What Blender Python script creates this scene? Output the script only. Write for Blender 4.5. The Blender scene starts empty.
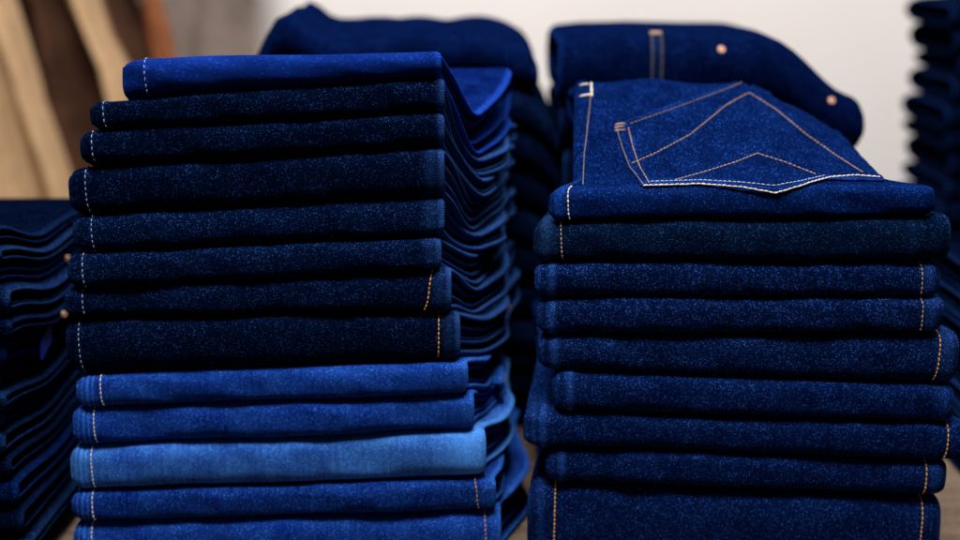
import bpy, bmesh, math, random
from mathutils import Vector, Matrix, noise
from mathutils.bvhtree import BVHTree
random.seed(7)
sc = bpy.context.scene
COL = sc.collection

# ------------------------------------------------------------------ camera
FPX = 1333.3; PITCH = math.radians(13.9); DF = 0.90
def ray(px, py):
    v = Vector(((px-480)/FPX, 1.0, (270-py)/FPX))
    c, s = math.cos(PITCH), math.sin(PITCH)
    return Vector((v.x, v.y*c + v.z*s, v.z*c - v.y*s))
r0 = ray(480, 575)
CAMZ = -r0.z/r0.y*DF
CAM = Vector((0, 0, CAMZ))
def at(px, py, Y):
    r = ray(px, py); return CAM + r*(Y/r.y)
def zrow(py, Y, px=480): return at(px, py, Y).z
cd = bpy.data.cameras.new('camera'); cam = bpy.data.objects.new('camera', cd); COL.objects.link(cam)
cam.location = CAM; cam.rotation_euler = (math.pi/2-PITCH, 0, 0)
cd.sensor_width = 36; cd.lens = 50.0; cd.clip_start = .01; cd.clip_end = 50
cd.dof.use_dof = True; cd.dof.focus_distance = 0.915; cd.dof.aperture_fstop = 2.6
sc.camera = cam

# ------------------------------------------------------------------ helpers
def link(o, parent=None):
    COL.objects.link(o)
    if parent: o.parent = parent
    return o
def mesh_obj(name, verts, faces, mat, parent=None, smooth=True, wear=None, uvs=None):
    me = bpy.data.meshes.new(name); me.from_pydata(verts, [], faces); me.update()
    if mat: me.materials.append(mat)
    if smooth: me.polygons.foreach_set('use_smooth', [True]*len(me.polygons))
    if wear is not None:
        a = me.attributes.new('wear', 'FLOAT', 'POINT'); a.data.foreach_set('value', wear)
    if uvs is not None:
        a = me.attributes.new('cloth', 'FLOAT_VECTOR', 'POINT')
        a.data.foreach_set('vector', [c for p in uvs for c in (p[0], p[1], 0.0)])
    return link(bpy.data.objects.new(name, me), parent)
def thing(name, label, cat, loc, group=None):
    o = bpy.data.objects.new(name, None); o.location = loc; o.empty_display_size = .02
    o['label'] = label; o['category'] = cat
    if group: o['group'] = group
    return link(o)
def sm(t):
    t = max(0., min(1., t)); return t*t*(3-2*t)
def interp(ks, vs, t):
    if t <= ks[0]: return vs[0]
    for i in range(len(ks)-1):
        if t <= ks[i+1]:
            w = sm((t-ks[i])/(ks[i+1]-ks[i])); return vs[i]*(1-w)+vs[i+1]*w
    return vs[-1]

# ------------------------------------------------------------------ materials
def nodes(m):
    m.use_nodes = True; nt = m.node_tree; nt.nodes.clear(); return nt
def N(nt, t, **kw):
    n = nt.nodes.new(t)
    for k, v in kw.items():
        if k in n.inputs.keys(): n.inputs[k].default_value = v
        else: setattr(n, k, v)
    return n
def math_n(nt, op, a, b=None, c=None, clamp=False):
    n = nt.nodes.new('ShaderNodeMath'); n.operation = op; n.use_clamp = clamp
    for i, v in enumerate((a, b, c)):
        if v is None: continue
        if isinstance(v, (int, float)): n.inputs[i].default_value = v
        else: nt.links.new(v, n.inputs[i])
    return n.outputs[0]
def rng(nt, v, a, b, c=0., d=1.):
    n = nt.nodes.new('ShaderNodeMapRange'); n.inputs[1].default_value = a; n.inputs[2].default_value = b
    n.inputs[3].default_value = c; n.inputs[4].default_value = d; nt.links.new(v, n.inputs[0]); return n.outputs[0]
DEN = {}
def denim(key, dark, light, fleck=.5, base=.15, mott=.25, seed=0.):
    # dark yarn colour, pale yarn colour, amount of weft flecks, twill line depth, cloudy fading
    """twill denim: indigo warp over pale weft, paler where the wear attribute says so (worn edges and seams, some fold fronts)"""
    m = bpy.data.materials.new('denim_'+key); nt = nodes(m); L = nt.links.new
    at_ = N(nt, 'ShaderNodeAttribute', attribute_name='cloth')
    add = N(nt, 'ShaderNodeVectorMath', operation='ADD'); L(at_.outputs['Vector'], add.inputs[0])
    oi = N(nt, 'ShaderNodeObjectInfo')
    cmb = nt.nodes.new('ShaderNodeCombineXYZ'); L(math_n(nt, 'MULTIPLY', oi.outputs['Random'], 3.), cmb.inputs[0]); cmb.inputs[1].default_value = seed
    L(cmb.outputs[0], add.inputs[1]); V = add.outputs[0]
    sep = nt.nodes.new('ShaderNodeSeparateXYZ'); L(V, sep.inputs[0])
    # warp the twill a little so the lines never run perfectly straight
    nw = N(nt, 'ShaderNodeTexNoise', Scale=160., Detail=2.); L(V, nw.inputs['Vector'])
    ph = math_n(nt, 'ADD', math_n(nt, 'MULTIPLY', sep.outputs[0], 2*math.pi/.00125*.62), math_n(nt, 'MULTIPLY', sep.outputs[1], 2*math.pi/.00125*.78))
    ph = math_n(nt, 'ADD', ph, math_n(nt, 'MULTIPLY', nw.outputs['Fac'], 5.))
    tw = rng(nt, math_n(nt, 'SINE', ph), -.2, 1.)
    # weft flecks
    mp = N(nt, 'ShaderNodeMapping'); mp.inputs['Scale'].default_value = (1., 1.35, 1.); mp.inputs['Rotation'].default_value = (0, 0, .6); L(V, mp.inputs[0])
    def flecks(scale, dens, rad, off):
        vo = N(nt, 'ShaderNodeTexVoronoi', Scale=scale); vo.inputs['Randomness'].default_value = .85
        ad = N(nt, 'ShaderNodeVectorMath', operation='ADD'); ad.inputs[1].default_value = (off, off*.7, 0); L(mp.outputs[0], ad.inputs[0]); L(ad.outputs[0], vo.inputs['Vector'])
        sc_ = nt.nodes.new('ShaderNodeSeparateColor'); L(vo.outputs['Color'], sc_.inputs[0])
        on = rng(nt, sc_.outputs[0], 1-dens, 1-dens*.15)
        dot = rng(nt, vo.outputs['Distance'], rad, rad*.45)
        return math_n(nt, 'MULTIPLY', on, dot)
    nf = N(nt, 'ShaderNodeTexNoise', Scale=700., Detail=1.5); L(mp.outputs[0], nf.inputs['Vector'])
    fl = math_n(nt, 'ADD', flecks(1250., .10+.28*fleck, .62, 0.), math_n(nt, 'MULTIPLY', flecks(950., .03+.08*fleck, .50, 3.1), 1.))
    fl = math_n(nt, 'MULTIPLY', fl, math_n(nt, 'ADD', math_n(nt, 'MULTIPLY', tw, .8), .6))
    ncl = N(nt, 'ShaderNodeTexNoise', Scale=75., Detail=3., Roughness=.7); L(V, ncl.inputs['Vector'])
    fl = math_n(nt, 'MULTIPLY', fl, rng(nt, ncl.outputs['Fac'], .30, .70, .55, 1.2))
    nm = N(nt, 'ShaderNodeTexNoise', Scale=38., Detail=4., Roughness=.65); L(V, nm.inputs['Vector'])
    mo = rng(nt, nm.outputs['Fac'], .32, .72)
    # slubs: long streaks in the warp direction
    mp2 = N(nt, 'ShaderNodeMapping'); mp2.inputs['Scale'].default_value = (520., 40., 1.); L(V, mp2.inputs[0])
    ns = N(nt, 'ShaderNodeTexNoise', Scale=1., Detail=2.); L(mp2.outputs[0], ns.inputs['Vector'])
    sl = rng(nt, ns.outputs['Fac'], .35, .75)
    wr = N(nt, 'ShaderNodeAttribute', attribute_name='wear').outputs['Fac']
    a = math_n(nt, 'MULTIPLY', mo, mott)
    b = math_n(nt, 'MULTIPLY', tw, base)
    c = math_n(nt, 'MULTIPLY', fl, math_n(nt, 'ADD', math_n(nt, 'MULTIPLY', mo, .6), .25+fleck*.5))
    s = math_n(nt, 'MULTIPLY', sl, .35*base)
    fac = math_n(nt, 'ADD', math_n(nt, 'ADD', math_n(nt, 'MULTIPLY', b, math_n(nt, 'ADD', math_n(nt, 'MULTIPLY', mo, .7), .3)), math_n(nt, 'MULTIPLY', a, .3)), math_n(nt, 'ADD', c, s))
    w = math_n(nt, 'MULTIPLY', wr, math_n(nt, 'ADD', math_n(nt, 'MULTIPLY', fl, 1.0), math_n(nt, 'ADD', math_n(nt, 'MULTIPLY', tw, .24), .10)))
    fac = math_n(nt, 'ADD', fac, w, clamp=True)
    mx = N(nt, 'ShaderNodeMix', data_type='RGBA'); mx.inputs[6].default_value = (*dark, 1); mx.inputs[7].default_value = (*light, 1)
    L(fac, mx.inputs[0])
    bs = N(nt, 'ShaderNodeBsdfPrincipled', Roughness=.85); bs.inputs['Specular IOR Level'].default_value = 0.
    bs.inputs['Sheen Weight'].default_value = .0; bs.inputs['Sheen Roughness'].default_value = .45
    bs.inputs['Sheen Tint'].default_value = (.2, .45, 1, 1)
    L(mx.outputs[2], bs.inputs['Base Color'])
    bh = math_n(nt, 'ADD', math_n(nt, 'MULTIPLY', tw, .5), math_n(nt, 'ADD', math_n(nt, 'MULTIPLY', nf.outputs['Fac'], .8), math_n(nt, 'MULTIPLY', nm.outputs['Fac'], 2.)))
    bp = N(nt, 'ShaderNodeBump', Strength=.55, Distance=.0005); L(bh, bp.inputs['Height']); L(bp.outputs[0], bs.inputs['Normal'])
    o = nt.nodes.new('ShaderNodeOutputMaterial'); L(bs.outputs[0], o.inputs[0]); DEN[key] = m; return m
denim('royal',  (.0003, .0018, .026), (.025, .13, .90), .10, .06, .14, 1)
denim('royal_dry', (.0002, .0019, .021), (.025, .13, .68), .38, .05, .06, 1)
denim('ink',    (.0002, .0014, .0082), (.040, .12, .42), .26, .03, .03, 2)
denim('raw',    (.0002, .0016, .0105), (.045, .14, .50), .36, .04, .04, 3)
denim('teal',   (.0003, .0028, .0140), (.05, .15, .42), .30, .04, .05, 4)
denim('navy',   (.0002, .0018, .0165), (.055, .18, .72), .55, .05, .05, 5)
denim('indigo', (.0002, .0020, .0195), (.045, .16, .68), .48, .055, .06, 6)
denim('mid',    (.0002, .0042, .1100), (.06, .27, 1.0), .60, .20, .22, 7)
denim('washed', (.0004, .0120, .1900), (.11, .39, 1.0), .70, .38, .55, 8)
denim('midnavy',(.0002, .0036, .0760), (.06, .26, 1.0), .50, .14, .15, 9)
denim('dim',    (.0002, .0010, .0055), (.02, .06, .25), .2, .02, .03, 10)
denim('dusk',   (.0003, .0018, .0150), (.02, .09, .50), .2, .03, .06, 11)

def plain(name, col, rough=.8, metal=0., spec=.3, var=.0, scale=30., bump=0.):
    m = bpy.data.materials.new(name); nt = nodes(m); L = nt.links.new
    bs = N(nt, 'ShaderNodeBsdfPrincipled', Roughness=rough, Metallic=metal); bs.inputs['Specular IOR Level'].default_value = spec
    tc = nt.nodes.new('ShaderNodeTexCoord'); nn = N(nt, 'ShaderNodeTexNoise', Scale=scale, Detail=5.); L(tc.outputs['Object'], nn.inputs['Vector'])
    mx = N(nt, 'ShaderNodeMix', data_type='RGBA')
    mx.inputs[6].default_value = (*[c*(1-var) for c in col], 1); mx.inputs[7].default_value = (*[min(1, c*(1+var)) for c in col], 1)
    L(rng(nt, nn.outputs['Fac'], .3, .7), mx.inputs[0]); L(mx.outputs[2], bs.inputs['Base Color'])
    if bump:
        bp = N(nt, 'ShaderNodeBump', Strength=.6, Distance=bump); L(nn.outputs['Fac'], bp.inputs['Height']); L(bp.outputs[0], bs.inputs['Normal'])
    o = nt.nodes.new('ShaderNodeOutputMaterial'); L(bs.outputs[0], o.inputs[0]); return m
M_white = plain('thread_white', (.34, .40, .52), .7, var=.25, scale=900)
M_cream = plain('thread_cream', (.72, .62, .50), .7, var=.25, scale=900)
M_gold = plain('thread_gold', (.62, .30, .09), .6, var=.3, scale=900)
M_tan = plain('thread_tan', (.36, .22, .14), .6, var=.3, scale=900)
M_copper = plain('copper', (.50, .27, .17), .5, .8, .5, .15, 300)
M_steel = plain('steel', (.55, .56, .55), .35, .9, .5, .1, 300)
M_wall = plain('plaster_wall', (.80, .745, .70), .9, var=.03, scale=3, bump=.002)
M_label = plain('woven_tag', (.01, .03, .42), .7, var=.1)

def wood():
    m = bpy.data.materials.new('table_wood'); nt = nodes(m); L = nt.links.new
    tc = nt.nodes.new('ShaderNodeTexCoord'); mp = N(nt, 'ShaderNodeMapping'); mp.inputs['Scale'].default_value = (3, 40, 40); L(tc.outputs['Object'], mp.inputs[0])
    nn = N(nt, 'ShaderNodeTexNoise', Scale=1.6, Detail=8., Roughness=.7); L(mp.outputs[0], nn.inputs['Vector'])
    n2 = N(nt, 'ShaderNodeTexNoise', Scale=220., Detail=4.); L(tc.outputs['Object'], n2.inputs['Vector'])
    cr = nt.nodes.new('ShaderNodeValToRGB'); cr.color_ramp.elements[0].position = .3; cr.color_ramp.elements[1].position = .72
    cr.color_ramp.elements[0].color = (.07, .042, .026, 1); cr.color_ramp.elements[1].color = (.30, .20, .13, 1)
    L(math_n(nt, 'ADD', math_n(nt, 'MULTIPLY', nn.outputs['Fac'], .65), math_n(nt, 'MULTIPLY', n2.outputs['Fac'], .35)), cr.inputs[0])
    bs = N(nt, 'ShaderNodeBsdfPrincipled', Roughness=.7); L(cr.outputs[0], bs.inputs['Base Color'])
    bp = N(nt, 'ShaderNodeBump', Strength=.5, Distance=.001); L(nn.outputs['Fac'], bp.inputs['Height']); L(bp.outputs[0], bs.inputs['Normal'])
    o = nt.nodes.new('ShaderNodeOutputMaterial'); L(bs.outputs[0], o.inputs[0]); return m
M_wood = wood()

# ------------------------------------------------------------------ the folded cloth
class Layer:
    """one folded pair: a surface bounded above and below by two interfaces of its stack"""
    def __init__(s, zt, zb, xl, xr, yf, L, seed, p=2.3, nose=.5, endl=.010, endr=.006, slump=.0, cl=.74, cr=.92):
        s.cl, s.cr = cl, cr
        s.zt, s.zb, s.xl, s.xr, s.yf, s.L, s.seed, s.p, s.nose, s.endl, s.endr, s.slump = zt, zb, xl, xr, yf, L, seed, p, nose, endl, endr, slump
    def profile(s, n1, n2, f0=1., d0=0.):
        # returns list of (kind, value): parameters along the cloth from back-top round the nose to back-bottom
        out = []
        for i in range(n1): out.append((1, 1-i/n1))
        for i in range(n2+1): out.append((0, math.pi/2 - math.pi*i/n2))
        for i in range(1, n1+1): out.append((-1, i/n1))
        return out
    def point(s, t, q, inset=0., frac=1., d0=0., ridge=None):
        """t 0..1 from left to right end, q profile parameter, frac nests inner layers"""
        kind, val = q
        xm = .5*(s.xl(0)+s.xr(0)); xc0 = s.xl(0)*(1-t)+s.xr(0)*t
        T = max(.004, s.zt(xc0, 0)-s.zb(xc0, 0))
        a = min(T*s.nose, .022)*(.35+.65*frac)
        W = s.xr(0)-s.xl(0)
        el, er = t*W, (1-t)*W
        rec = 0.
        if el < s.endl: rec += (1-el/s.endl)**2*s.endl*.55
        if er < s.endr: rec += (1-er/s.endr)**2*s.endr*.55
        wob = noise.noise(Vector((xc0*14, s.seed*3.7, .3)))*.0022 + noise.noise(Vector((xc0*45, s.seed*5.1, 2.3)))*.0007
        if kind == 0:
            c, sn = math.cos(val), math.sin(val)
            e = 2./s.p
            dd = a*(1-abs(c)**e); f = (abs(sn)**e)*(1 if sn >= 0 else -1)
            k = max(0., c)
            dd += wob*k + rec*k + k*frac*.0016*noise.noise(Vector((xc0*32, val*1.1+xc0*18, s.seed*2.9)))
            if s.slump: dd -= s.slump*k*(-sn)*.5      # belly of the fold hangs forward
        else:
            dd = a + (s.L-a)*val**1.25; f = kind*math.sqrt(max(0., 1-(max(0., val-.80)/.20)**2))   # folded shut at the back too
            k = 0.
        d = dd + d0
        xl, xr = s.xl(d), s.xr(d)
        x = xl*(1-t)+xr*t
        # ends bulge a touch where the fold is fullest
        x += (.0014 if t > .5 else -.0014)*abs(2*t-1)**6*k
        zt, zb = s.zt(x, d), s.zb(x, d)
        m, h = .5*(zt+zb), max(.0008, .5*(zt-zb)-.0002)
        squeeze = 1.
        if el < s.endl: squeeze *= s.cl+(1-s.cl)*math.sqrt(1-(1-max(0, el)/s.endl)**2)
        if er < s.endr: squeeze *= s.cr+(1-s.cr)*math.sqrt(1-(1-max(0, er)/s.endr)**2)
        z = m + h*f*frac*squeeze
        # fine creases in the open cloth
        z += noise.noise(Vector((x*30, d*30+s.seed, s.seed)))*.0006*frac*(1 if abs(f) < .999 else 0)
        return Vector((x, s.yf+d, z))

def ridge_wear(x0s, x):
    r = w = 0.
    for (c, hw, am, rd) in x0s:
        g = math.exp(-((x-c)/hw)**2); w = max(w, am*g); r = max(r, rd*math.exp(-((x-c)/(hw*1.3))**4))
    return r, w

def build_sheet(name, ly, mat, parent, th=.0022, frac=1., d0=0., trim=(0., 0.), stripes=(), nx=64, n1=20, n2=18, edge=(.0, .0), nose_pale=0.):
    prof = ly.profile(n1, n2)
    W = ly.xr(0)-ly.xl(0)
    ta, tb = trim[0]/W, 1-trim[1]/W
    # columns denser at the ends and at the stripes
    ts = set()
    for i in range(nx+1): ts.add(round(ta+(tb-ta)*i/nx, 5))
    for i in range(7):
        e = .012/W*(i/7.)**1.5; ts.add(round(ta+e, 5)); ts.add(round(tb-e, 5))
    for (c, hw, am, rd) in stripes:
        for k in range(-6, 7):
            v = (c+k*hw*.4-ly.xl(0))/W
            if ta < v < tb: ts.add(round(v, 5))
    ts = sorted(ts); nT = len(ts); nP = len(prof)
    O, Inn, UV, WR = [], [], [], []
    for t in ts:
        pts = [ly.point(t, q, frac=frac, d0=d0) for q in prof]
        x0 = ly.xl(0)*(1-t)+ly.xr(0)*t
        rd, wr = ridge_wear(stripes, x0)
        el, er = (t-ta)*W, (tb-t)*W
        we = max(edge[0]*math.exp(-(el/.0022)**2), edge[1]*math.exp(-(er/.0022)**2))
        thl = min(th, .30*max(.002, (ly.zt(x0, .09)-ly.zb(x0, .09))*frac))
        col_o, col_i, col_uv, col_w = [], [], [], []
        arc = 0.
        for j, p in enumerate(pts):
            a = pts[max(0, j-1)]; b = pts[min(nP-1, j+1)]
            tg = (b-a); nrm = Vector((0, -tg.z, tg.y))
            if nrm.length < 1e-9: nrm = Vector((0, 0, 1))
            nrm.normalize()
            # travelling back-top -> front -> back-bottom : outward normal
            nrm = -nrm if True else nrm
            if j: arc += (p-pts[j-1]).length
            col_o.append(p + nrm*rd); col_i.append(p - nrm*thl)
            col_uv.append((p.x, arc)); col_w.append(max(wr*(1 if prof[j][0] == 0 else max(0., 1-prof[j][1]*7)), we) + (nose_pale*(.6+.5*math.sin(prof[j][1]))*max(0, math.cos(prof[j][1]))**.5*(.75+.5*noise.noise(p*30)) if prof[j][0] == 0 else 0))  # last term makes the fold front paler, most in its upper half
        O.append(col_o); Inn.append(col_i); UV.append(col_uv); WR.append(col_w)
    verts, uv, wear, faces = [], [], [], []
    def addgrid(G, dx=0., w=None):
        base = len(verts)
        for i in range(nT):
            for j in range(nP):
                verts.append(G[i][j]); uv.append(UV[i][j]); wear.append(WR[i][j])
        return base
    bo = addgrid(O); bi = addgrid(Inn)
    for i in range(nT-1):
        for j in range(nP-1):
            a, b, c, d = i*nP+j, (i+1)*nP+j, (i+1)*nP+j+1, i*nP+j+1
            faces.append((bo+a, bo+b, bo+c, bo+d)); faces.append((bi+a, bi+d, bi+c, bi+b))
    # rounded edges at both ends
    for side, i in ((-1, 0), (1, nT-1)):
        prev = [bo+i*nP+j for j in range(nP)]
        for k in (1, 2, 3):
            ang = math.pi*k/4; cur = []
            for j in range(nP):
                o, n = O[i][j], Inn[i][j]; m = (o+n)/2; r = (o-n)/2
                v = m + r*math.cos(ang) + Vector((side*r.length*math.sin(ang), 0, 0))
                cur.append(len(verts)); verts.append(v); uv.append((UV[i][j][0]+side*.0006*k, UV[i][j][1])); wear.append(edge[0 if side < 0 else 1])
            for j in range(nP-1):
                f = (prev[j], prev[j+1], cur[j+1], cur[j]); faces.append(f if side < 0 else f[::-1])
            prev = cur
        last = [bi+i*nP+j for j in range(nP)]
        for j in range(nP-1):
            f = (prev[j], prev[j+1], last[j+1], last[j]); faces.append(f if side < 0 else f[::-1])
    for j in (0, nP-1):
        for i in range(nT-1):
            f = (bo+i*nP+j, bi+i*nP+j, bi+(i+1)*nP+j, bo+(i+1)*nP+j); faces.append(f if j == 0 else f[::-1])
    base = parent.location if parent else Vector((0, 0, 0))
    o = mesh_obj(name, [v-base for v in verts], faces, mat, parent, True, wear, uv)
    o['_tmp'] = 1; del o['_tmp']
    return o

def dashes(name, pts, nrms, mat, parent, dash=.0026, gap=.0009, r=.00042, lift=.00035):
    """thread stitches along a polyline lying on cloth"""
    verts, faces = [], []
    # resample by arc length
    L = [0.]
    for i in range(1, len(pts)): L.append(L[-1]+(pts[i]-pts[i-1]).length)
    def ev(s):
        for i in range(1, len(L)):
            if s <= L[i] or i == len(L)-1:
                w = (s-L[i-1])/max(1e-9, L[i]-L[i-1]); return pts[i-1].lerp(pts[i], w), nrms[i-1].lerp(nrms[i], w).normalized()
    base = parent.location
    s = 0.
    while s < L[-1]-dash*.5:
        e = min(s+dash*random.uniform(.85, 1.1), L[-1]); rr = r*random.uniform(.85, 1.15); rings = []
        K = 5
        for k in range(K):
            u = k/(K-1); p, n = ev(s+(e-s)*u); p2, _ = ev(min(L[-1], s+(e-s)*u+1e-4)); p1, _ = ev(max(0, s+(e-s)*u-1e-4))
            t = (p2-p1)
            if t.length < 1e-9: t = Vector((0, 0, 1))
            t.normalize(); b = t.cross(n).normalized(); n2 = b.cross(t)
            prof = math.sin(math.pi*(.12+.76*u)); c = p + n*(lift*prof - .0001) - base
            ring = []
            for q in range(6):
                a = q*math.pi/3; ring.append(len(verts)); verts.append(c + (b*math.cos(a)+n2*math.sin(a))*rr*(.55+.45*prof))
            rings.append(ring)
        for k in range(K-1):
            for q in range(6): faces.append((rings[k][q], rings[k][(q+1)%6], rings[k+1][(q+1)%6], rings[k+1][q]))
        faces.append(tuple(rings[0][::-1])); faces.append(tuple(rings[-1]))
        s = e+gap*random.uniform(.8, 1.3)
    return mesh_obj(name, verts, faces, mat, parent)

def seam(ly, x0, mat, parent, lean=0., name='stitching', rd=0., dash=.0026, gap=.0009, r=.00042, q0=-.9, q1=1.45):
    """stitch row running over the front of the fold at lateral x0 (lean = drift from top to bottom)"""
    W = ly.xr(0)-ly.xl(0); pts, nr = [], []
    for i in range(41):
        a = math.pi/2*(q1*1. - (q1-q0)*i/40) if False else (q1 - (q1-q0)*i/40)
        a = max(-math.pi/2, min(math.pi/2, a))
        t = (x0 + lean*(i/40)**1.6 - ly.xl(0))/W
        p = ly.point(t, (0, a)); pa = ly.point(t, (0, min(math.pi/2, a+.03))); pb = ly.point(t, (0, max(-math.pi/2, a-.03)))
        tg = pb-pa; n = Vector((0, tg.z, -tg.y)); n.normalize()
        pts.append(p+n*rd); nr.append(n)
    return dashes(name, pts, nr, mat, parent, dash, gap, r)

def disc_stud(name, p, n, r, mat, parent, ring=True):
    """a small domed metal rivet or button"""
    n = n.normalized(); a = n.orthogonal().normalized(); b = n.cross(a); verts, faces = [], []
    prof = [(1.0, -.25), (1.0, .12), (.86, .28), (.66, .26), (.52, .16), (.34, .34), (.12, .42)] if ring else [(1, -.25), (1, .1), (.8, .3), (.4, .42), (.1, .45)]
    S = 16
    for (rr, h) in prof:
        for k in range(S):
            an = 2*math.pi*k/S; verts.append(p + (a*math.cos(an)+b*math.sin(an))*r*rr + n*r*h - parent.location)
    for i in range(len(prof)-1):
        for k in range(S): faces.append((i*S+k, i*S+(k+1)%S, (i+1)*S+(k+1)%S, (i+1)*S+k))
    faces.append(tuple((len(prof)-1)*S+k for k in range(S)))
    return mesh_obj(name, verts, faces, mat, parent)

# ------------------------------------------------------------------ front left stack
def X(px, Y=DF): return (px-480)/FPX*Y/ (1.0) * 1.0
def XP(px, py, Y=DF): return at(px, py, Y).x
def make_iface(i, xl, zl, xr, zr, ks, zs, amp=.0010, floor=False, crown=None):
    """interface surface; ks/zs: knots behind the front edge with their heights"""
    def f(x, d):
        t = (x-xl)/(xr-xl); t = max(-.3, min(1.3, t)); z0 = zl*(1-t)+zr*t
        z0 += amp*2.0*noise.noise(Vector((x*9, i*2.3, .5))) if not floor else 0
        if d <= 0: return z0
        if d < ks[0]:
            w = sm(d/ks[0]); z = z0*(1-w)+zs[0]*w
        else:
            z = interp(ks, zs, d)
        if not floor:
            z += amp*noise.noise(Vector((x*22, d*20, i*1.7)))*min(1, d/.05)
            z += .0050*noise.noise(Vector((x*9, d*14, i*.5)))*sm((d-.02)/.06)
        return z
    return f

FD = [  # label colour words, xl, yTL, xr, yTR, dip row, back row, material, left stitch px, right stitch (px, mat)
 ('L1', 122, 57, 437, 50, 112, 70),
 ('L2', 92, 101, 440, 76, 160, 128),
 ('L3', 82, 132, 440, 111, 178, 147),
 ('L4', 70, 167, 440, 147, 196, 168),
 ('L5', 74, 216, 440, 197, 232, 197),
 ('L6', 70, 254, 437, 237, 254, 225),
 ('L7', 66, 290, 447, 269, 285, 252),
 ('L8', 68, 319, 456, 313, 312, 282),
 ('L9', 78, 377, 464, 361, 352, 312),
 ('L10', 74, 409, 470, 395, 385, 342),
 ('L11', 72, 450, 482, 432, 412, 370),
 ('L12', 74, 495, 492, 479, 450, 398),
 ('L13', 76, 523, 497, 512, 482, 428)]
DX = {0: .046, 1: .044, 2: .044, 3: .046, 4: .040, 5: .040, 6: .036, 7: .034, 8: .032, 9: .030, 10: .026, 11: .022, 12: .020}
ifs = []
for i, (n, xl, yl, xr, yr, dip, back) in enumerate(FD):
    pl, pr = at(xl, yl, DF), at(xr, yr, DF)
    ifs.append(make_iface(i, pl.x, pl.z, pr.x, pr.z, [.080, .19, .30], [zrow(dip, DF+.08), zrow(back, DF+.19), zrow(back, DF+.19)-.004]))
ifs.append(lambda x, d: 0.0006)
SPEC = [
 ('royal', 'bright royal blue folded jeans lying topmost on the tall left front stack', 145, M_white, None),
 ('ink', 'near black folded jeans directly under the royal blue pair of the left front stack', 104, M_white, None),
 ('ink', 'near black thin folded jeans third from the top of the tall left front stack', 93, M_white, None),
 ('ink', 'thick near black folded jeans fourth from the top of the tall left front stack', 86, M_white, None),
 ('raw', 'dark raw indigo folded jeans fifth from the top of the tall left front stack', 92, M_white, None),
 ('raw', 'dark raw indigo folded jeans sixth from the top of the tall left front stack', 84, M_white, None),
 ('raw', 'thinner dark jeans with gold stitches at right, seventh from top, left front stack', 83, M_white, (432, M_gold, 423)),
 ('ink', 'thickest near black jeans, gold stitched at right, above bright blue pairs, left front stack', 80, M_white, (438, M_gold, 437)),
 ('mid', 'mid blue folded jeans directly under the thick near black pair, left front stack', 101, M_cream, None),
 ('mid', 'mid blue folded jeans directly above the palest washed pair, left front stack', 94, M_cream, None),
 ('washed', 'palest washed blue folded jeans with whitish right edge, low in the left front stack', 92, M_cream, None),
 ('midnavy', 'blue folded jeans with tan stitches at right, just under the palest washed pair', 93, M_cream, (474, M_tan, 478)),
 ('mid', 'bottom blue folded jeans of the left front stack, resting on the table', 93, M_cream, (483, M_tan, 487)),
]
GL = 'jeans folded in the left front stack'
jl = []
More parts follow.
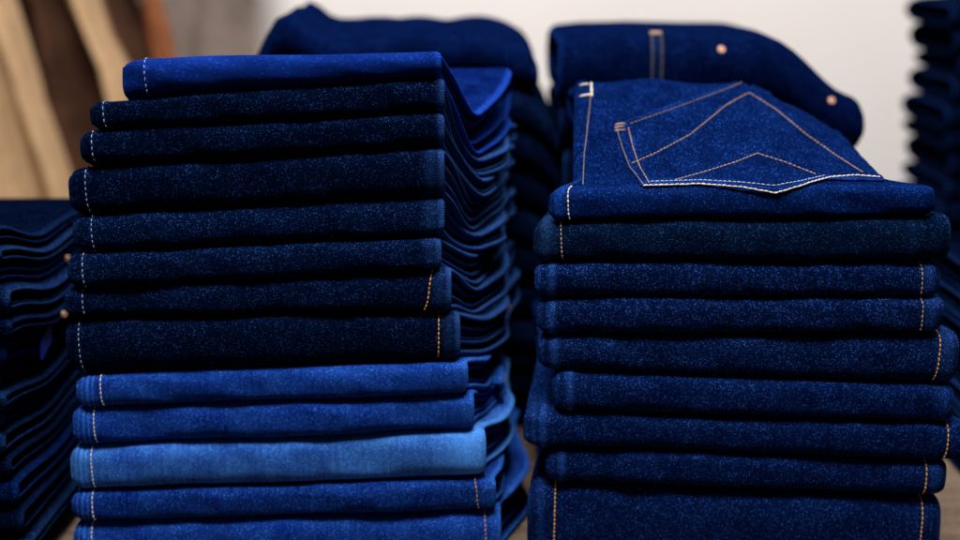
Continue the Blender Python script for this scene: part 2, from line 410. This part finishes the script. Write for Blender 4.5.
for i, (mk, lab, sx, smat, rs) in enumerate(SPEC):
    n, xl, yl, xr, yr, dip, back = FD[i]
    yb = FD[i+1][2] if i+1 < len(FD) else 575
    ym = (yl+yb)/2; ymr = (yr + (FD[i+1][4] if i+1 < len(FD) else 575))/2
    XL, XR = at(xl, ym, DF).x, at(xr, ymr, DF).x
    dxr = DX[i]
    fl = (lambda XL: lambda d: XL + .004*sm(d/.1))(XL)
    jx = random.uniform(-.006, .005)
    fr = (lambda XR, dxr, jx, i: lambda d: XR + (dxr+jx)*sm(d/.13) + (.010 if i < 8 else -.006)*sm((d-.10)/.14) + .003*math.sin(d*45+i*2.3)*sm(d/.04))(XR, dxr, jx, i)
    rx = random.uniform(-.0015, .0015)
    ly = Layer(ifs[i], ifs[i+1], fl, fr, DF+rx, .29, i+1, p=3.0 if i != 0 else 2.3, nose=.48, endl=.020 if i == 0 else .008, endr=.004, slump=.001)
    root = thing('folded_jeans', lab, 'jeans', (XL*.5+XR*.5, DF+.14, ifs[i+1]((XL+XR)/2, 0.)), GL)
    st = [(at(sx, ym, DF).x+.0005, .0011, .28 if i < 8 else .45, .00035)]
    if i >= 8:   # felled side seam: pale wear lines left of the stitch row
        xa = at(xl, ym, DF).x
        st += [(xa+.0075, .0010, 1.1, .0003), (xa+.011, .0007, 1.0, .0001), (xa+.0035, .0009, 1.0, .0002)]
    if i in (3, 4, 5): st.append((at(430, ym, DF).x, .0045, .55, .0004))
    if i in (6, 7): st.append((XR-.006, .004, .55, .0007))
    if i == 10: st += [(XR-.006, .022, 2.0, 0.), (XR-.075, .035, .7, 0.)]
    if i in (8, 9, 11, 12): st.append((XR-.003, .006, .35, 0.))
    ew = {0: 1.3, 8: 1.2, 9: 1.2, 10: 1.6, 11: 1.2, 12: 1.2}.get(i, 2.2)
    body = build_sheet('folded_leg', ly, DEN[mk], root, th=.0034, stripes=st, edge=(.25 if i < 8 else .4, ew), nose_pale=.95 if i == 0 else 0., nx=70, n1=30, n2=22)
    build_sheet('inner_layer', ly, DEN[mk], root, th=.0030, frac=random.uniform(.40, .56), d0=random.uniform(.004, .010), trim=(.004, random.uniform(.0005, .006)), edge=(.1, 2.0 if 0 < i < 8 else .7), nx=24, n1=24, n2=10)
    if i in (3, 7, 10):
        build_sheet('inner_layer', ly, DEN[mk], root, th=.0018, frac=random.uniform(.15, .28), d0=random.uniform(.010, .022), trim=(.004, random.uniform(.001, .008)), edge=(.1, 2.0 if 0 < i < 8 else .7), nx=24, n1=24, n2=10)
    s_ = seam(ly, at(sx, ym, DF).x, smat, root, lean=.0012, rd=.0004, r=.00032 if i < 8 else .00045, gap=.0015 if i < 8 else .0007)
    if rs:
        xs = at(rs[0], ymr, DF).x
        s_ = seam(ly, xs, rs[1], root, lean=at(rs[2], ymr, DF).x-xs, rd=.0003, r=.0005, dash=.0028, gap=.0006)
        s_['label'] = 'gold stitch row at the right end'
    jl.append((root, ly, body))

def side_stud(entry, d, zf, r, mat, nm='rivet'):
    root, ly, _ = entry
    x = ly.xr(d); z = ly.zt(x, d)*(1-zf)+ly.zb(x, d)*zf
    disc_stud(nm, Vector((x+.002, ly.yf+d, z)), Vector((.6, -.75, .15)), r, mat, root)
side_stud(jl[7], .15, .45, .0028, M_copper)
side_stud(jl[4], .17, .6, .0030, M_steel)
side_stud(jl[3], .20, .3, .0028, M_steel)

# loop of folded waistband with a brass button on the low left stack side
def tube(name, pts, rad, mat, parent, S=10, flat=1.):
    verts, faces = [], []
    for i, p in enumerate(pts):
        t = (pts[min(len(pts)-1, i+1)]-pts[max(0, i-1)]).normalized(); a = t.cross(Vector((1, 0, 0))).normalized(); b = Vector((1, 0, 0))
        for k in range(S):
            an = 2*math.pi*k/S; verts.append(p + a*math.cos(an)*rad + b*math.sin(an)*rad*flat - parent.location)
    for i in range(len(pts)-1):
        for k in range(S): faces.append((i*S+k, i*S+(k+1)%S, (i+1)*S+(k+1)%S, (i+1)*S+k))
    faces.append(tuple(range(S))[::-1]); faces.append(tuple((len(pts)-1)*S+k for k in range(S)))
    return mesh_obj(name, verts, faces, mat, parent, True, [.5]*len(verts), [(v.y*1., v.z*1.) for v in verts])
root = jl[9][0]; ly9 = jl[9][1]
cb = at(513, 377, DF+.10); cb.x = ly9.xr(.10)-.001
lp = []
for k in range(15):
    a = math.radians(-120+k*20); lp.append(cb + Vector((0, .018*math.cos(a)+.004, .013*math.sin(a)-.006)))
tube('waistband_loop', lp, .0022, DEN['mid'], root, flat=2.6)
disc_stud('button', cb + Vector((.002, -.004, .0)), Vector((.45, -.8, .3)), .0055, M_copper, root)

# ------------------------------------------------------------------ front right stack
RD = [ # xl, yTL, xr, yTR, back row
 (551, 189, 935, 187, 78),
 (537, 224, 950, 217, 128),
 (538, 264, 940, 265, 165),
 (540, 299, 942, 299, 202),
 (542, 335, 958, 333, 238),
 (556, 373, 953, 388, 275),
 (527, 413, 968, 424, 310),
 (549, 449, 946, 462, 345),
 (531, 485, 940, 500, 385)]
rifs = []
for i, (xl, yl, xr, yr, back) in enumerate(RD):
    pl, pr = at(xl, yl, DF), at(xr, yr, DF)
    rifs.append(make_iface(i+40, pl.x, pl.z, pr.x, pr.z, [.17, .22, .30], [zrow(back, DF+.17), zrow(back, DF+.20), zrow(back, DF+.20)]))
rifs.append(lambda x, d: 0.0006)
top0, top1 = rifs[0], rifs[1]
def rtop(x, d):
    z = top0(x, d)
    z -= .012*sm((d-.15)/.06)     # rolls over at the back
    z += .0016*math.sin(x*38+d*16)*sm(d/.04) + .0012*math.sin(x*85-d*60)*sm(d/.05)
    return z
rifs[0] = rtop
def crowned(f):
    def g(x, d):
        z0 = f(x, 0); return z0 + (f(x, d)-z0)*(1-.82*sm((x-.200)/.105))
    return g
rifs = [crowned(f) for f in rifs[:-1]] + [rifs[-1]]
RS = [
 ('royal_dry', 'bright blue folded jeans topmost on the right front stack, chevron stitched pocket facing up', [(568, M_cream)], []),
 ('teal', 'teal tinged dark folded jeans just under the pair with the pocket, right front stack', [(561, M_tan)], []),
 ('navy', 'dark navy folded jeans third from top, right front stack, tan stitches at right end', [], [(921, M_tan)]),
 ('navy', 'dark navy folded jeans fourth from top, right front stack, tan stitches at right end', [], [(921, M_tan)]),
 ('navy', 'navy folded jeans fifth from top, right front stack, long orange stitch row at right', [], [(940, M_gold)]),
 ('indigo', 'dark indigo folded jeans without visible stitches, sixth from top, right front stack', [], []),
 ('indigo', 'widest indigo folded jeans of the right front stack, left end sticking out furthest', [], [(947, M_gold)]),
 ('indigo', 'dark indigo folded jeans right above the thick bottom pair, right front stack', [], [(926, M_gold)]),
 ('indigo', 'thick bottom dark jeans of the right front stack, orange stitches at both ends', [(556, M_gold)], [(922, M_gold)]),
]
GR = 'jeans folded in the right front stack'
jr = []
for i, (mk, lab, ls, rs) in enumerate(RS):
    xl, yl, xr, yr, back = RD[i]
    yb, ybr = (RD[i+1][1], RD[i+1][3]) if i+1 < len(RD) else (575, 575)
    ym, ymr = (yl+yb)/2, (yr+ybr)/2
    XL, XR = at(xl, ym, DF).x, at(xr, ymr, DF).x
    if i == 0:
        fl = (lambda XL: lambda d: XL + .018*sm(d/.03) + .010*sm(d/.2))(XL); fr = (lambda XR: lambda d: XR - .030*sm(d/.04)+.004*sm(d/.2))(XR)
    else:
        fl = (lambda XL, k: lambda d: XL + k*sm(d/.12))(XL, .045 if i < 4 else .014); fr = (lambda XR: lambda d: XR-.035*sm(d/.09))(XR)
    ly = Layer(rifs[i], rifs[i+1], fl, fr, DF+random.uniform(-.0015, .0015), .27, 60+i, p=2.9, nose=.46, endl=.014 if i == 6 else .007, endr=.008, slump=.001)
    root = thing('folded_jeans', lab, 'jeans', (XL*.5+XR*.5, DF+.14, rifs[i+1]((XL+XR)/2, 0.)), GR)
    st = []
    if i >= 2 and i < 8:
        cx = [0, 0, 553, 553, 556, 571, 544, 563][i]
        st += [(at(cx, ym, DF).x, .0028, .85, .0007), (XL+.0015, .002, .3, 0.)]
    if i == 6: st.append((at(535, ym, DF).x, .002, .5, .0004))
    if i == 0: st += [(at(560, ym, DF).x, .003, .6, .0006)]
    if i == 1: st += [(at(548, ym, DF).x, .005, .55, .0005), (at(913, ymr, DF).x, .003, .15, .0003)]
    if i == 8: st += [(at(542, ym, DF).x, .003, .4, .0005)]
    if i in (2, 3, 4, 7): st.append((XR-.007, .006, .5, .0005))
    if i == 5: st.append((XR-.006, .006, .35, .0003))
    body = build_sheet('folded_leg', ly, DEN[mk], root, th=.0024, stripes=st, edge=(.12, .5), nose_pale=.42 if i == 0 else 0., nx=76, n1=44 if i == 0 else 22, n2=22)
    if i not in (0,):
        build_sheet('inner_layer', ly, DEN[mk], root, th=.0020, frac=.60, d0=.006, trim=(.002, .003), edge=(.1, .3), nx=20, n1=16, n2=10)
    else:
        build_sheet('inner_layer', ly, DEN[mk], root, th=.0020, frac=.55, d0=.008, trim=(.008, .008), edge=(.3, .3), nx=20, n1=20, n2=10)
    for (sx, smt) in ls:
        seam(ly, at(sx, ym, DF).x, smt, root, lean=.002 if i < 8 else -.001, rd=.0004, r=.00055, gap=.0006)
    for (sx, smt) in rs:
        seam(ly, at(sx, ymr, DF).x, smt, root, lean=[0, 0, .001, .0005, -.003, 0, -.002, -.0005, -.003][i], rd=.0004, r=.0005, dash=.0028, gap=.0007)
    jr.append((root, ly, body))

# back pocket and seams laid on the top pair
troot, tly, tbody = jr[0]
me = tbody.data
bvh = BVHTree.FromPolygons([v.co+troot.location for v in me.vertices], [tuple(p.vertices) for p in me.polygons])
def hit(px, py):
    d = ray(px, py).normalized(); h = bvh.ray_cast(CAM, d)
    if h[0] is None: return None, None
    n = h[1] if h[1].dot(d) < 0 else -h[1]
    return h[0], n
def polyl(pts, t):
    L = [0.]
    for i in range(1, len(pts)): L.append(L[-1]+math.dist(pts[i], pts[i-1]))
    s = t*L[-1]
    for i in range(1, len(L)):
        if s <= L[i] or i == len(L)-1:
            w = (s-L[i-1])/(L[i]-L[i-1]); return tuple(pts[i-1][k]*(1-w)+pts[i][k]*w for k in (0, 1))
def polyx(pts, x):
    if x <= pts[0][0]: return pts[0][1]
    for i in range(1, len(pts)):
        if x <= pts[i][0]:
            w = (x-pts[i-1][0])/(pts[i][0]-pts[i-1][0]); return pts[i-1][1]*(1-w)+pts[i][1]*w
    return pts[-1][1]
def smoothhit(path, n):
    P, Nn = [], []
    for i in range(n+1):
        p, nn = hit(*polyl(path, i/n))
        if p is not None: P.append(p); Nn.append(nn)
    return P, Nn
# pocket patch: columns between the far edge (hem and right side) and the near edge
far = [(613, 127), (680, 103), (748, 80), (800, 105), (850, 140), (884, 181)]
near = [(613, 128), (625, 155), (641, 188), (700, 186), (775, 195), (826, 181), (884, 182)]
NXp, NYp = 90, 24; verts, uvp, faces, ok = [], [], [], True
gridp = []
for i in range(NXp+1):
    x = 613.5+(883.5-613.5)*i/NXp; ya, yb = polyx(far, x), polyx(near, x); colp = []
    for j in range(NYp+1):
        py = ya+(yb-ya)*j/NYp; p, n = hit(x, py)
        colp.append((p, n))
    gridp.append(colp)
def fill(c):
    last = None
    for k in range(len(c)-1, -1, -1):
        if c[k][0] is not None: last = c[k]
        elif last: c[k] = last
    return c
gridp = [fill(c) for c in gridp]
gridp = [c for c in gridp if c[0][0] is not None]
ni = len(gridp)
for lift in (.0020, .0001):
    for c in gridp:
        for (p, n) in c:
            verts.append(p + n*lift - troot.location); uvp.append((p.x*.8+p.y*.6, p.y*.8-p.x*.6))
H = ni*(NYp+1); st_ = NYp+1
for i in range(ni-1):
    for j in range(NYp):
        a, b, c, d = i*st_+j, i*st_+j+1, (i+1)*st_+j+1, (i+1)*st_+j
        faces.append((a, b, c, d)); faces.append((H+a, H+d, H+c, H+b))
for i in range(ni-1):
    for j in (0, NYp):
        f = (i*st_+j, (i+1)*st_+j, H+(i+1)*st_+j, H+i*st_+j); faces.append(f if j == 0 else f[::-1])
for i in (0, ni-1):
    for j in range(NYp):
        f = (i*st_+j, H+i*st_+j, H+i*st_+j+1, i*st_+j+1); faces.append(f if i == 0 else f[::-1])
wr_ = []
for lift in (0, 1):
    for i in range(ni):
        for j in range(st_): wr_.append(.7 if j >= NYp else (.35 if j == NYp-1 or j == 0 else .04))
pocket = mesh_obj('back_pocket', verts, faces, DEN['royal_dry'], troot, True, wr_, uvp)
PL = .0014
def pstitch(name, path, mat, n=60, r=.0004, par=None, lift=.0021, dash=.0028, gap=.0006):
    P, Nn = smoothhit(path, n)
    P = [p+q*lift for p, q in zip(P, Nn)]
    return dashes(name, P, Nn, mat, troot if par is None else par, dash, gap, r)
M_rust = plain('thread_rust', (.20, .14, .12), .6, var=.3, scale=900)
def curve(*p): return list(p)
S1 = pstitch('pocket_stitching', [(616, 130), (622, 150), (630, 170), (643, 187)], M_rust)
pstitch('pocket_stitching', [(628, 130), (633, 150), (640, 170), (649, 186)], M_tan)
pstitch('pocket_stitching', [(630, 126), (690, 105), (730, 90), (748, 82), (780, 97), (815, 115), (850, 141), (872, 168)], M_rust, 80, r=.00038)
pstitch('pocket_stitching', [(632, 166), (655, 156), (690, 137), (725, 108), (748, 95), (775, 112), (805, 137), (835, 158), (862, 175)], M_tan, 80, r=.00044)
pstitch('pocket_stitching', [(675, 183), (700, 176), (735, 165), (757, 156), (785, 165), (815, 177)], M_tan, 60, r=.00044)
pstitch('pocket_hem_stitching', [(643, 188), (700, 186.5), (740, 189), (775, 193.5), (800, 188), (830, 180), (855, 178), (880, 180)], M_cream, 90, r=.0006, dash=.0034, gap=.0003)
pstitch('pocket_hem_stitching', [(650, 184.5), (700, 183), (740, 185), (774, 188), (800, 184), (826, 178)], M_white, 80, r=.0004)
for a, b in (((614, 130), (629, 128)), ((615, 127), (628, 125.5)), ((614, 133), (628, 132))):
    pstitch('bar_tack', [a, b], M_tan, 12, r=.0007, dash=.009, gap=.0001)
pstitch('side_seam_stitching', [(591, 84), (590, 105), (587, 130), (584, 155), (583, 185)], M_rust, 60, r=.00045, lift=.0004)
for a, b in (((580, 86), (592, 84)), ((580, 97), (592, 95)), ((591, 82), (592, 97))):
    pstitch('bar_tack', [a, b], M_cream, 10, r=.0008, dash=.01, gap=.0001, lift=.0005)

# ------------------------------------------------------------------ generic other stacks
def stack(n, ztop, z0, xl, xr, yf, L, seed, labels, group, mats, rot=None, crown=.0, jit=.006, side='', res=1., wedge=.0, inner=True, sagf=None, cend=.010, ex=None):
    rnd = random.Random(seed); out = []
    zs = [z0+.0006]
    ws = [rnd.uniform(.7, 1.35) for _ in range(n)]; tot = sum(ws)
    for w in ws: zs.append(zs[-1]+(ztop-z0)*w/tot)
    zs = zs[::-1]; ex = ex or {}
    def mk(i):
        def f(x, d):
            u = (x-xl)/(xr-xl)
            if i == n: return z0+.0006
            z = zs[i]; fr = (zs[i]-z0)/(ztop-z0)
            z += fr*(wedge*sm(d/L*1.1)) - fr*crown*(2*u-1)**6
            if sagf: z += sagf(d, u, fr)
            z += .0018*noise.noise(Vector((x*14, d*14, i*1.9+seed)))*min(1, 1)
            return z
        return f
    F = [mk(i) for i in range(n+1)]
    for i in range(n):
        a, b = xl+rnd.uniform(-jit, jit), xr+rnd.uniform(-jit, jit)+ex.get(i, ex.get(-1, 0)); yy = yf+rnd.uniform(-jit, jit)*.6
        ly = Layer(F[i], F[i+1], (lambda a: lambda d: a)(a), (lambda b: lambda d: b)(b), yy, L, seed+i, p=2.1, nose=.6, endl=cend, endr=.010, cl=.82, cr=.6)
        lab = labels(i)
        root = thing('folded_jeans', lab, 'jeans', ((a+b)/2, yy+L/2, F[i+1]((a+b)/2, 0)), group)
        mt = DEN[mats(i)]; assert len(lab.split()) <= 16, lab
        build_sheet('folded_leg', ly, mt, root, th=.0024, edge=(.5, .6), nx=int(26*res), n1=int(18*res), n2=12)
        if inner:
            build_sheet('inner_layer', ly, mt, root, th=.0020, frac=.5, d0=.010, trim=(.003, .002), edge=(.3, .4), nx=12, n1=12, n2=8)
        out.append((root, ly, None))
    return out
ORD = ['topmost', 'second', 'third', 'fourth', 'fifth', 'sixth', 'seventh', 'eighth', 'ninth', 'tenth', 'eleventh', 'twelfth', 'thirteenth', 'fourteenth', 'fifteenth', 'sixteenth', 'seventeenth']
# far left stack: its right side shows at the left edge of the picture
fl_l = lambda i: ('topmost dark folded jeans in the stack cut off by the left picture edge') if i == 0 else ('dark folded jeans, %s from top in the stack at the left picture edge' % ORD[i])
fls = stack(15, zrow(207, .95), 0, -.60, -.331, .88, .27, 101, fl_l, 'jeans folded in the far left stack', lambda i: ['dim', 'ink', 'dusk', 'raw', 'dim', 'dusk'][i % 6], jit=.007, wedge=-.030,
            sagf=lambda d, u, fr: -.014*fr**.5*math.exp(-((d-.10)/.06)**2)*min(1, fr*3))
def stud_at(entry, d, zf, r, mat, nm, nrm=(.8, -.6, .1), off=.0015):
    root, ly, _ = entry; x = ly.xr(d); z = ly.zt(x, d)*(1-zf)+ly.zb(x, d)*zf
    return disc_stud(nm, Vector((x+off, ly.yf+d, z)), Vector(nrm), r, mat, root)
for k_, px_ in ((2, 52), (4, 44)):
    e_ = fls[k_]; d_ = -e_[1].xr(0)*FPX/(480-px_)-e_[1].yf
    stud_at(e_, d_, .5, .0028, M_copper, 'button', off=.003, nrm=(.6, -.8, .2))
e_ = fls[5]; d_ = -e_[1].xr(0)*FPX/(480-24)-e_[1].yf; p_ = Vector((e_[1].xr(d_)+.001, e_[1].yf+d_, (e_[1].zt(e_[1].xr(0), d_)+e_[1].zb(e_[1].xr(0), d_))/2))
tv = [p_+Vector((sx*.0008+.001, sy*.013, sz*.007+sy*.004))-e_[0].location for sx in (-1, 1) for sy in (-1, 1) for sz in (-1, 1)]
mesh_obj('woven_tag', tv, [(0, 1, 3, 2), (4, 6, 7, 5), (0, 4, 5, 1), (2, 3, 7, 6), (0, 2, 6, 4), (1, 5, 7, 3)], M_label, e_[0], False)
# rear left stack (waist ends with rivets)
YB = 1.20
rl_l = lambda i: ('topmost dark blue folded jeans of the stack behind the tall left front stack') if i == 0 else ('dark folded jeans, %s from top, in the stack behind the left front stack' % ORD[i])
xa, xb = at(258, 60, YB).x, at(522, 60, YB).x
rls = stack(11, zrow(40, YB)+.004, 0, xa, xb+.012, YB, .24, 201, rl_l, 'jeans in the stack behind the left front stack', lambda i: 'dusk' if i == 0 else ['dim', 'ink', 'dim'][i % 3], jit=.006, crown=.020,
            wedge=.006, ex={0: 0, 1: .024, 2: .040, -1: .048}, sagf=lambda d, u, fr: fr*.022*math.exp(-((u-.09)/.08)**2) - .004*fr*math.exp(-((u-.3)/.1)**2) + .003*fr*math.sin(u*19+d*40)*math.sin(u*7+d*25+1))
for (i, zf, m) in ((2, .5, M_steel), (3, .4, M_steel), (4, .5, M_copper), (5, .6, M_steel), (6, .5, M_copper), (8, .4, M_steel)):
    root, ly, _ = rls[i]; t = .975; p = ly.point(t, (0, 0.)); disc_stud('rivet', p+Vector((0, -.001, (zf-.5)*.01)), Vector((.2, -1, .1)), .0036, m, root)
# rear right stack
YC = 1.17
rr_l = lambda i: 'dark folded jeans with belt loop and copper rivets, topmost behind the right front stack' if i == 0 else 'dark folded jeans, %s from top, in the stack behind the right front stack' % ORD[i]
xa, xb = at(564, 60, YC).x, at(862, 60, YC).x
rrs = stack(8, zrow(32, YC)-.002, 0, xa, xb, YC, .24, 301, rr_l, 'jeans in the stack behind the right front stack', lambda i: ['dusk', 'dim', 'ink', 'dim'][i % 4], jit=.005, crown=0.,
            sagf=lambda d, u, fr: -.055*fr*sm((u-.62)/.38)**1.4 - .003*fr*sm((.12-u)/.12))
root, ly, _ = rrs[0]
def rr_pt(t, a):
    p = ly.point(t, (0, a)); pa = ly.point(t, (0, a+.03)); pb = ly.point(t, (0, a-.03)); tg = pb-pa
    return p, Vector((0, tg.z, -tg.y)).normalized()
# belt loop: a raised strap over the fold
def strap(name, t, w, a0, a1, h, mat, parent):
    verts, faces = [], []; K = 14
    W = ly.xr(0)-ly.xl(0)
    for i in range(K+1):
        a = a0+(a1-a0)*i/K; p, n = rr_pt(t, a); hh = h*(1 if 0 < i < K else .1)
        for sx, hz in ((-w, -.0005), (-w, hh), (-w*.8, hh+.0004), (w*.8, hh+.0004), (w, hh), (w, -.0005)):
            verts.append(p+n*hz+Vector((sx, 0, 0))-parent.location)
    for i in range(K):
        for k in range(6): faces.append((i*6+k, i*6+(k+1) % 6, (i+1)*6+(k+1) % 6, (i+1)*6+k))
    faces.append((0, 1, 2, 3, 4, 5)[::-1]); faces.append(tuple(K*6+k for k in range(6)))
    return mesh_obj(name, verts, faces, mat, parent, True, [.15]*len(verts), [(v.x, v.z) for v in verts])
tl = (at(657, 55, YC).x-ly.xl(0))/(ly.xr(0)-ly.xl(0))
strap('belt_loop', tl, .0058, 1.45, -1.2, .0016, DEN['raw'], root)
for sx in (-.0042, .0042):
    P, Q = [], []
    for i in range(20):
        p, n = rr_pt(tl, 1.4-2.4*i/19); P.append(p+n*.0020+Vector((sx, 0, 0))); Q.append(n)
    dashes('belt_loop_stitching', P, Q, M_rust, root, r=.0005)
for k in range(3):
    a = 1.25-.06*k; p, n = rr_pt(tl, a); P = [p+n*.0022+Vector((x_*.0055, 0, 0)) for x_ in (-1, 0, 1)]
    dashes('bar_tack', P, [n]*3, M_tan, root, dash=.011, gap=.0001, r=.0008)
for px, a in ((721, .55), (833, .45)):
    t = (at(px, 62, YC).x-ly.xl(0))/(ly.xr(0)-ly.xl(0)); p, n = rr_pt(t, a); disc_stud('rivet', p, n, .0033, M_copper, root)
# far right stack, farther back
YD = 1.55
fr_l = lambda i: ('topmost nearly black folded jeans in the blurred stack at the right picture edge') if i == 0 else ('nearly black folded jeans, %s from top, in the blurred stack at right edge' % ORD[i])
frs = stack(13, zrow(8, YD)+.01, 0, at(912, 100, YD+.15).x, at(912, 100, YD+.15).x+.30, YD, .18, 401, fr_l, 'jeans folded in the far right stack', lambda i: 'dim', jit=.008, inner=True, crown=.004, cend=.009)

# neighbour stack just right of the right front stack, only its left end in view
YE = 1.03
nr_l = lambda i: 'topmost dark folded jeans in the stack peeping out right of the right front stack' if i == 0 else 'dark folded jeans, %s from top, in the sliver stack right of the right front stack' % ORD[i]
nrs = stack(7, zrow(290, YE), 0, at(951, 300, YE+.12).x, at(951, 300, YE+.12).x+.27, YE, .20, 501, nr_l, 'jeans in the stack right of the right front stack', lambda i: ['dim', 'raw', 'dim'][i % 3], jit=.004, cend=.010)
# ------------------------------------------------------------------ table, wall, hanging garments
def box(name, x0, x1, y0, y1, z0, z1, mat, bev=.004):
    bm = bmesh.new(); bmesh.ops.create_cube(bm, size=1)
    for v in bm.verts: v.co = Vector((x0 if v.co.x < 0 else x1, y0 if v.co.y < 0 else y1, z0 if v.co.z < 0 else z1))
    bmesh.ops.bevel(bm, geom=bm.edges[:], offset=bev, segments=3, affect='EDGES')
    me = bpy.data.meshes.new(name); bm.to_mesh(me); bm.free(); me.materials.append(mat)
    return link(bpy.data.objects.new(name, me))
tb = box('display_table', -1.1, 1.15, .80, 1.80, -.045, 0, M_wood)
tb['label'] = 'tan wooden display table top under all the stacks of jeans'; tb['category'] = 'table'
YW = 2.15
w = box('wall', -2.2, 2.4, YW, YW+.1, -1.0, 1.9, M_wall, .001); w['kind'] = 'structure'

def garment(name, label, cat, px0, px1, Y, mat, ztop, zbot, folds, depth, seed, slant=0., group=None):
    """hanging cloth: a closed, pleated shape with real thickness"""
    x0, x1 = at(px0, 100, Y).x, at(px1, 100, Y).x
    nx, nz = 60, 26; verts, faces = [], []
    rnd = random.Random(seed); ph = rnd.uniform(0, 6)
    def off(u, v, back):
        a = depth*(math.sin(u*folds*math.pi*2+ph+.6*math.sin(v*2.2+ph))*.5+.4*math.sin(u*folds*5.1+ph*2+v*1.4))
        a += .008*noise.noise(Vector((u*6, v*5, seed)))
        e = math.sqrt(max(0, 1-abs(2*u-1)**2.6))
        return (a*e*.6 + (.03+depth*.6)*e*(1 if back else -1))
    for back in (False, True):
        for i in range(nx+1):
            for j in range(nz+1):
                u, v = i/nx, j/nz
                zz = ztop+(zbot-ztop)*v; x = x0+(x1-x0)*u + slant*(zrow(0, Y)-zz) + .012*math.sin(v*15+seed*1.7)*(.4+.6*math.sin(u*3+seed)) + .016*noise.noise(Vector((u*1.5, v*11, seed*4.1)))
                verts.append((x, Y+off(u, v, back), ztop+(zbot-ztop)*v))
    B = (nx+1)*(nz+1); S = nz+1
    for i in range(nx):
        for j in range(nz):
            a, b, c, d = i*S+j, i*S+j+1, (i+1)*S+j+1, (i+1)*S+j
            faces.append((a, b, c, d)); faces.append((B+a, B+d, B+c, B+b))
    for i in range(nx):
        for j in (0, nz):
            faces.append((i*S+j, (i+1)*S+j, B+(i+1)*S+j, B+i*S+j))
    for i in (0, nx):
        for j in range(nz): faces.append((i*S+j, B+i*S+j, B+i*S+j+1, i*S+j+1))
    o = mesh_obj(name, verts, faces, mat, None)
    o['label'] = label; o['category'] = cat
    if group: o['group'] = group
    return o
M_camel = plain('camel_wool', (.48, .31, .17), .95, spec=.1, var=.12, scale=60, bump=.001)
M_brown = plain('brown_wool', (.060, .026, .015), .95, spec=.1, var=.6, scale=14, bump=.001)
M_rustw = plain('rust_wool', (.24, .085, .035), .95, spec=.1, var=.2, scale=40, bump=.001)
M_taupe = plain('taupe_wool', (.20, .155, .13), .95, spec=.1, var=.12, scale=40, bump=.001)
GG = 'garments hanging behind the stacks'
garment('hanging_garment', 'pale camel cloth hanging widest at the far left of the background', 'garment', -60, 24, 1.86, M_camel, .75, -.35, 1.7, .055, 1, .25, GG)
garment('hanging_garment', 'dark brown cloth hanging between the wide and the narrow camel cloths', 'garment', 16, 92, 1.92, M_brown, .75, -.35, 1.9, .040, 2, .25, GG)
garment('hanging_garment', 'narrow camel cloth hanging between two brown cloths', 'garment', 84, 110, 1.87, M_camel, .75, -.35, .9, .03, 3, .25, GG)
garment('hanging_garment', 'dark brown cloth hanging right of the narrow camel cloth', 'garment', 104, 152, 1.96, M_brown, .75, -.35, 1.1, .02, 4, .20, GG)
garment('hanging_garment', 'thin rust orange strip of cloth hanging beside the grey taupe cloth', 'garment', 144, 154, 1.90, M_rustw, .75, -.35, .5, .006, 5, .18, GG)
garment('hanging_garment', 'grey taupe cloth hanging flat beside the white wall', 'garment', 148, 266, 2.03, M_taupe, .75, -.35, 1.6, .022, 6, .03, GG)

# ------------------------------------------------------------------ light
wd = bpy.data.worlds.new('World'); sc.world = wd; wd.use_nodes = True
wd.node_tree.nodes['Background'].inputs[0].default_value = (.80, .88, 1, 1); wd.node_tree.nodes['Background'].inputs[1].default_value = .045
def area(name, loc, target, sx, sy, power, col):
    l = bpy.data.lights.new(name, 'AREA'); l.shape = 'RECTANGLE'; l.size = sx; l.size_y = sy; l.energy = power; l.color = col
    o = bpy.data.objects.new(name, l); o.location = loc
    o.rotation_euler = (Vector(target)-Vector(loc)).to_track_quat('-Z', 'Y').to_euler(); link(o); return o
area('ceiling_lamp', (-.15, .30, 2.05), (0, 1.0, .2), .9, .45, 64, (.93, .96, 1))
area('wall_lamp', (.35, 1.25, 1.75), (.25, 2.15, .40), 1.6, .3, 26, (1, .93, .88))

sc.render.engine = 'CYCLES'
sc.view_settings.view_transform = 'Standard'; sc.view_settings.look = 'None'; sc.view_settings.exposure = 0; sc.view_settings.gamma = 1
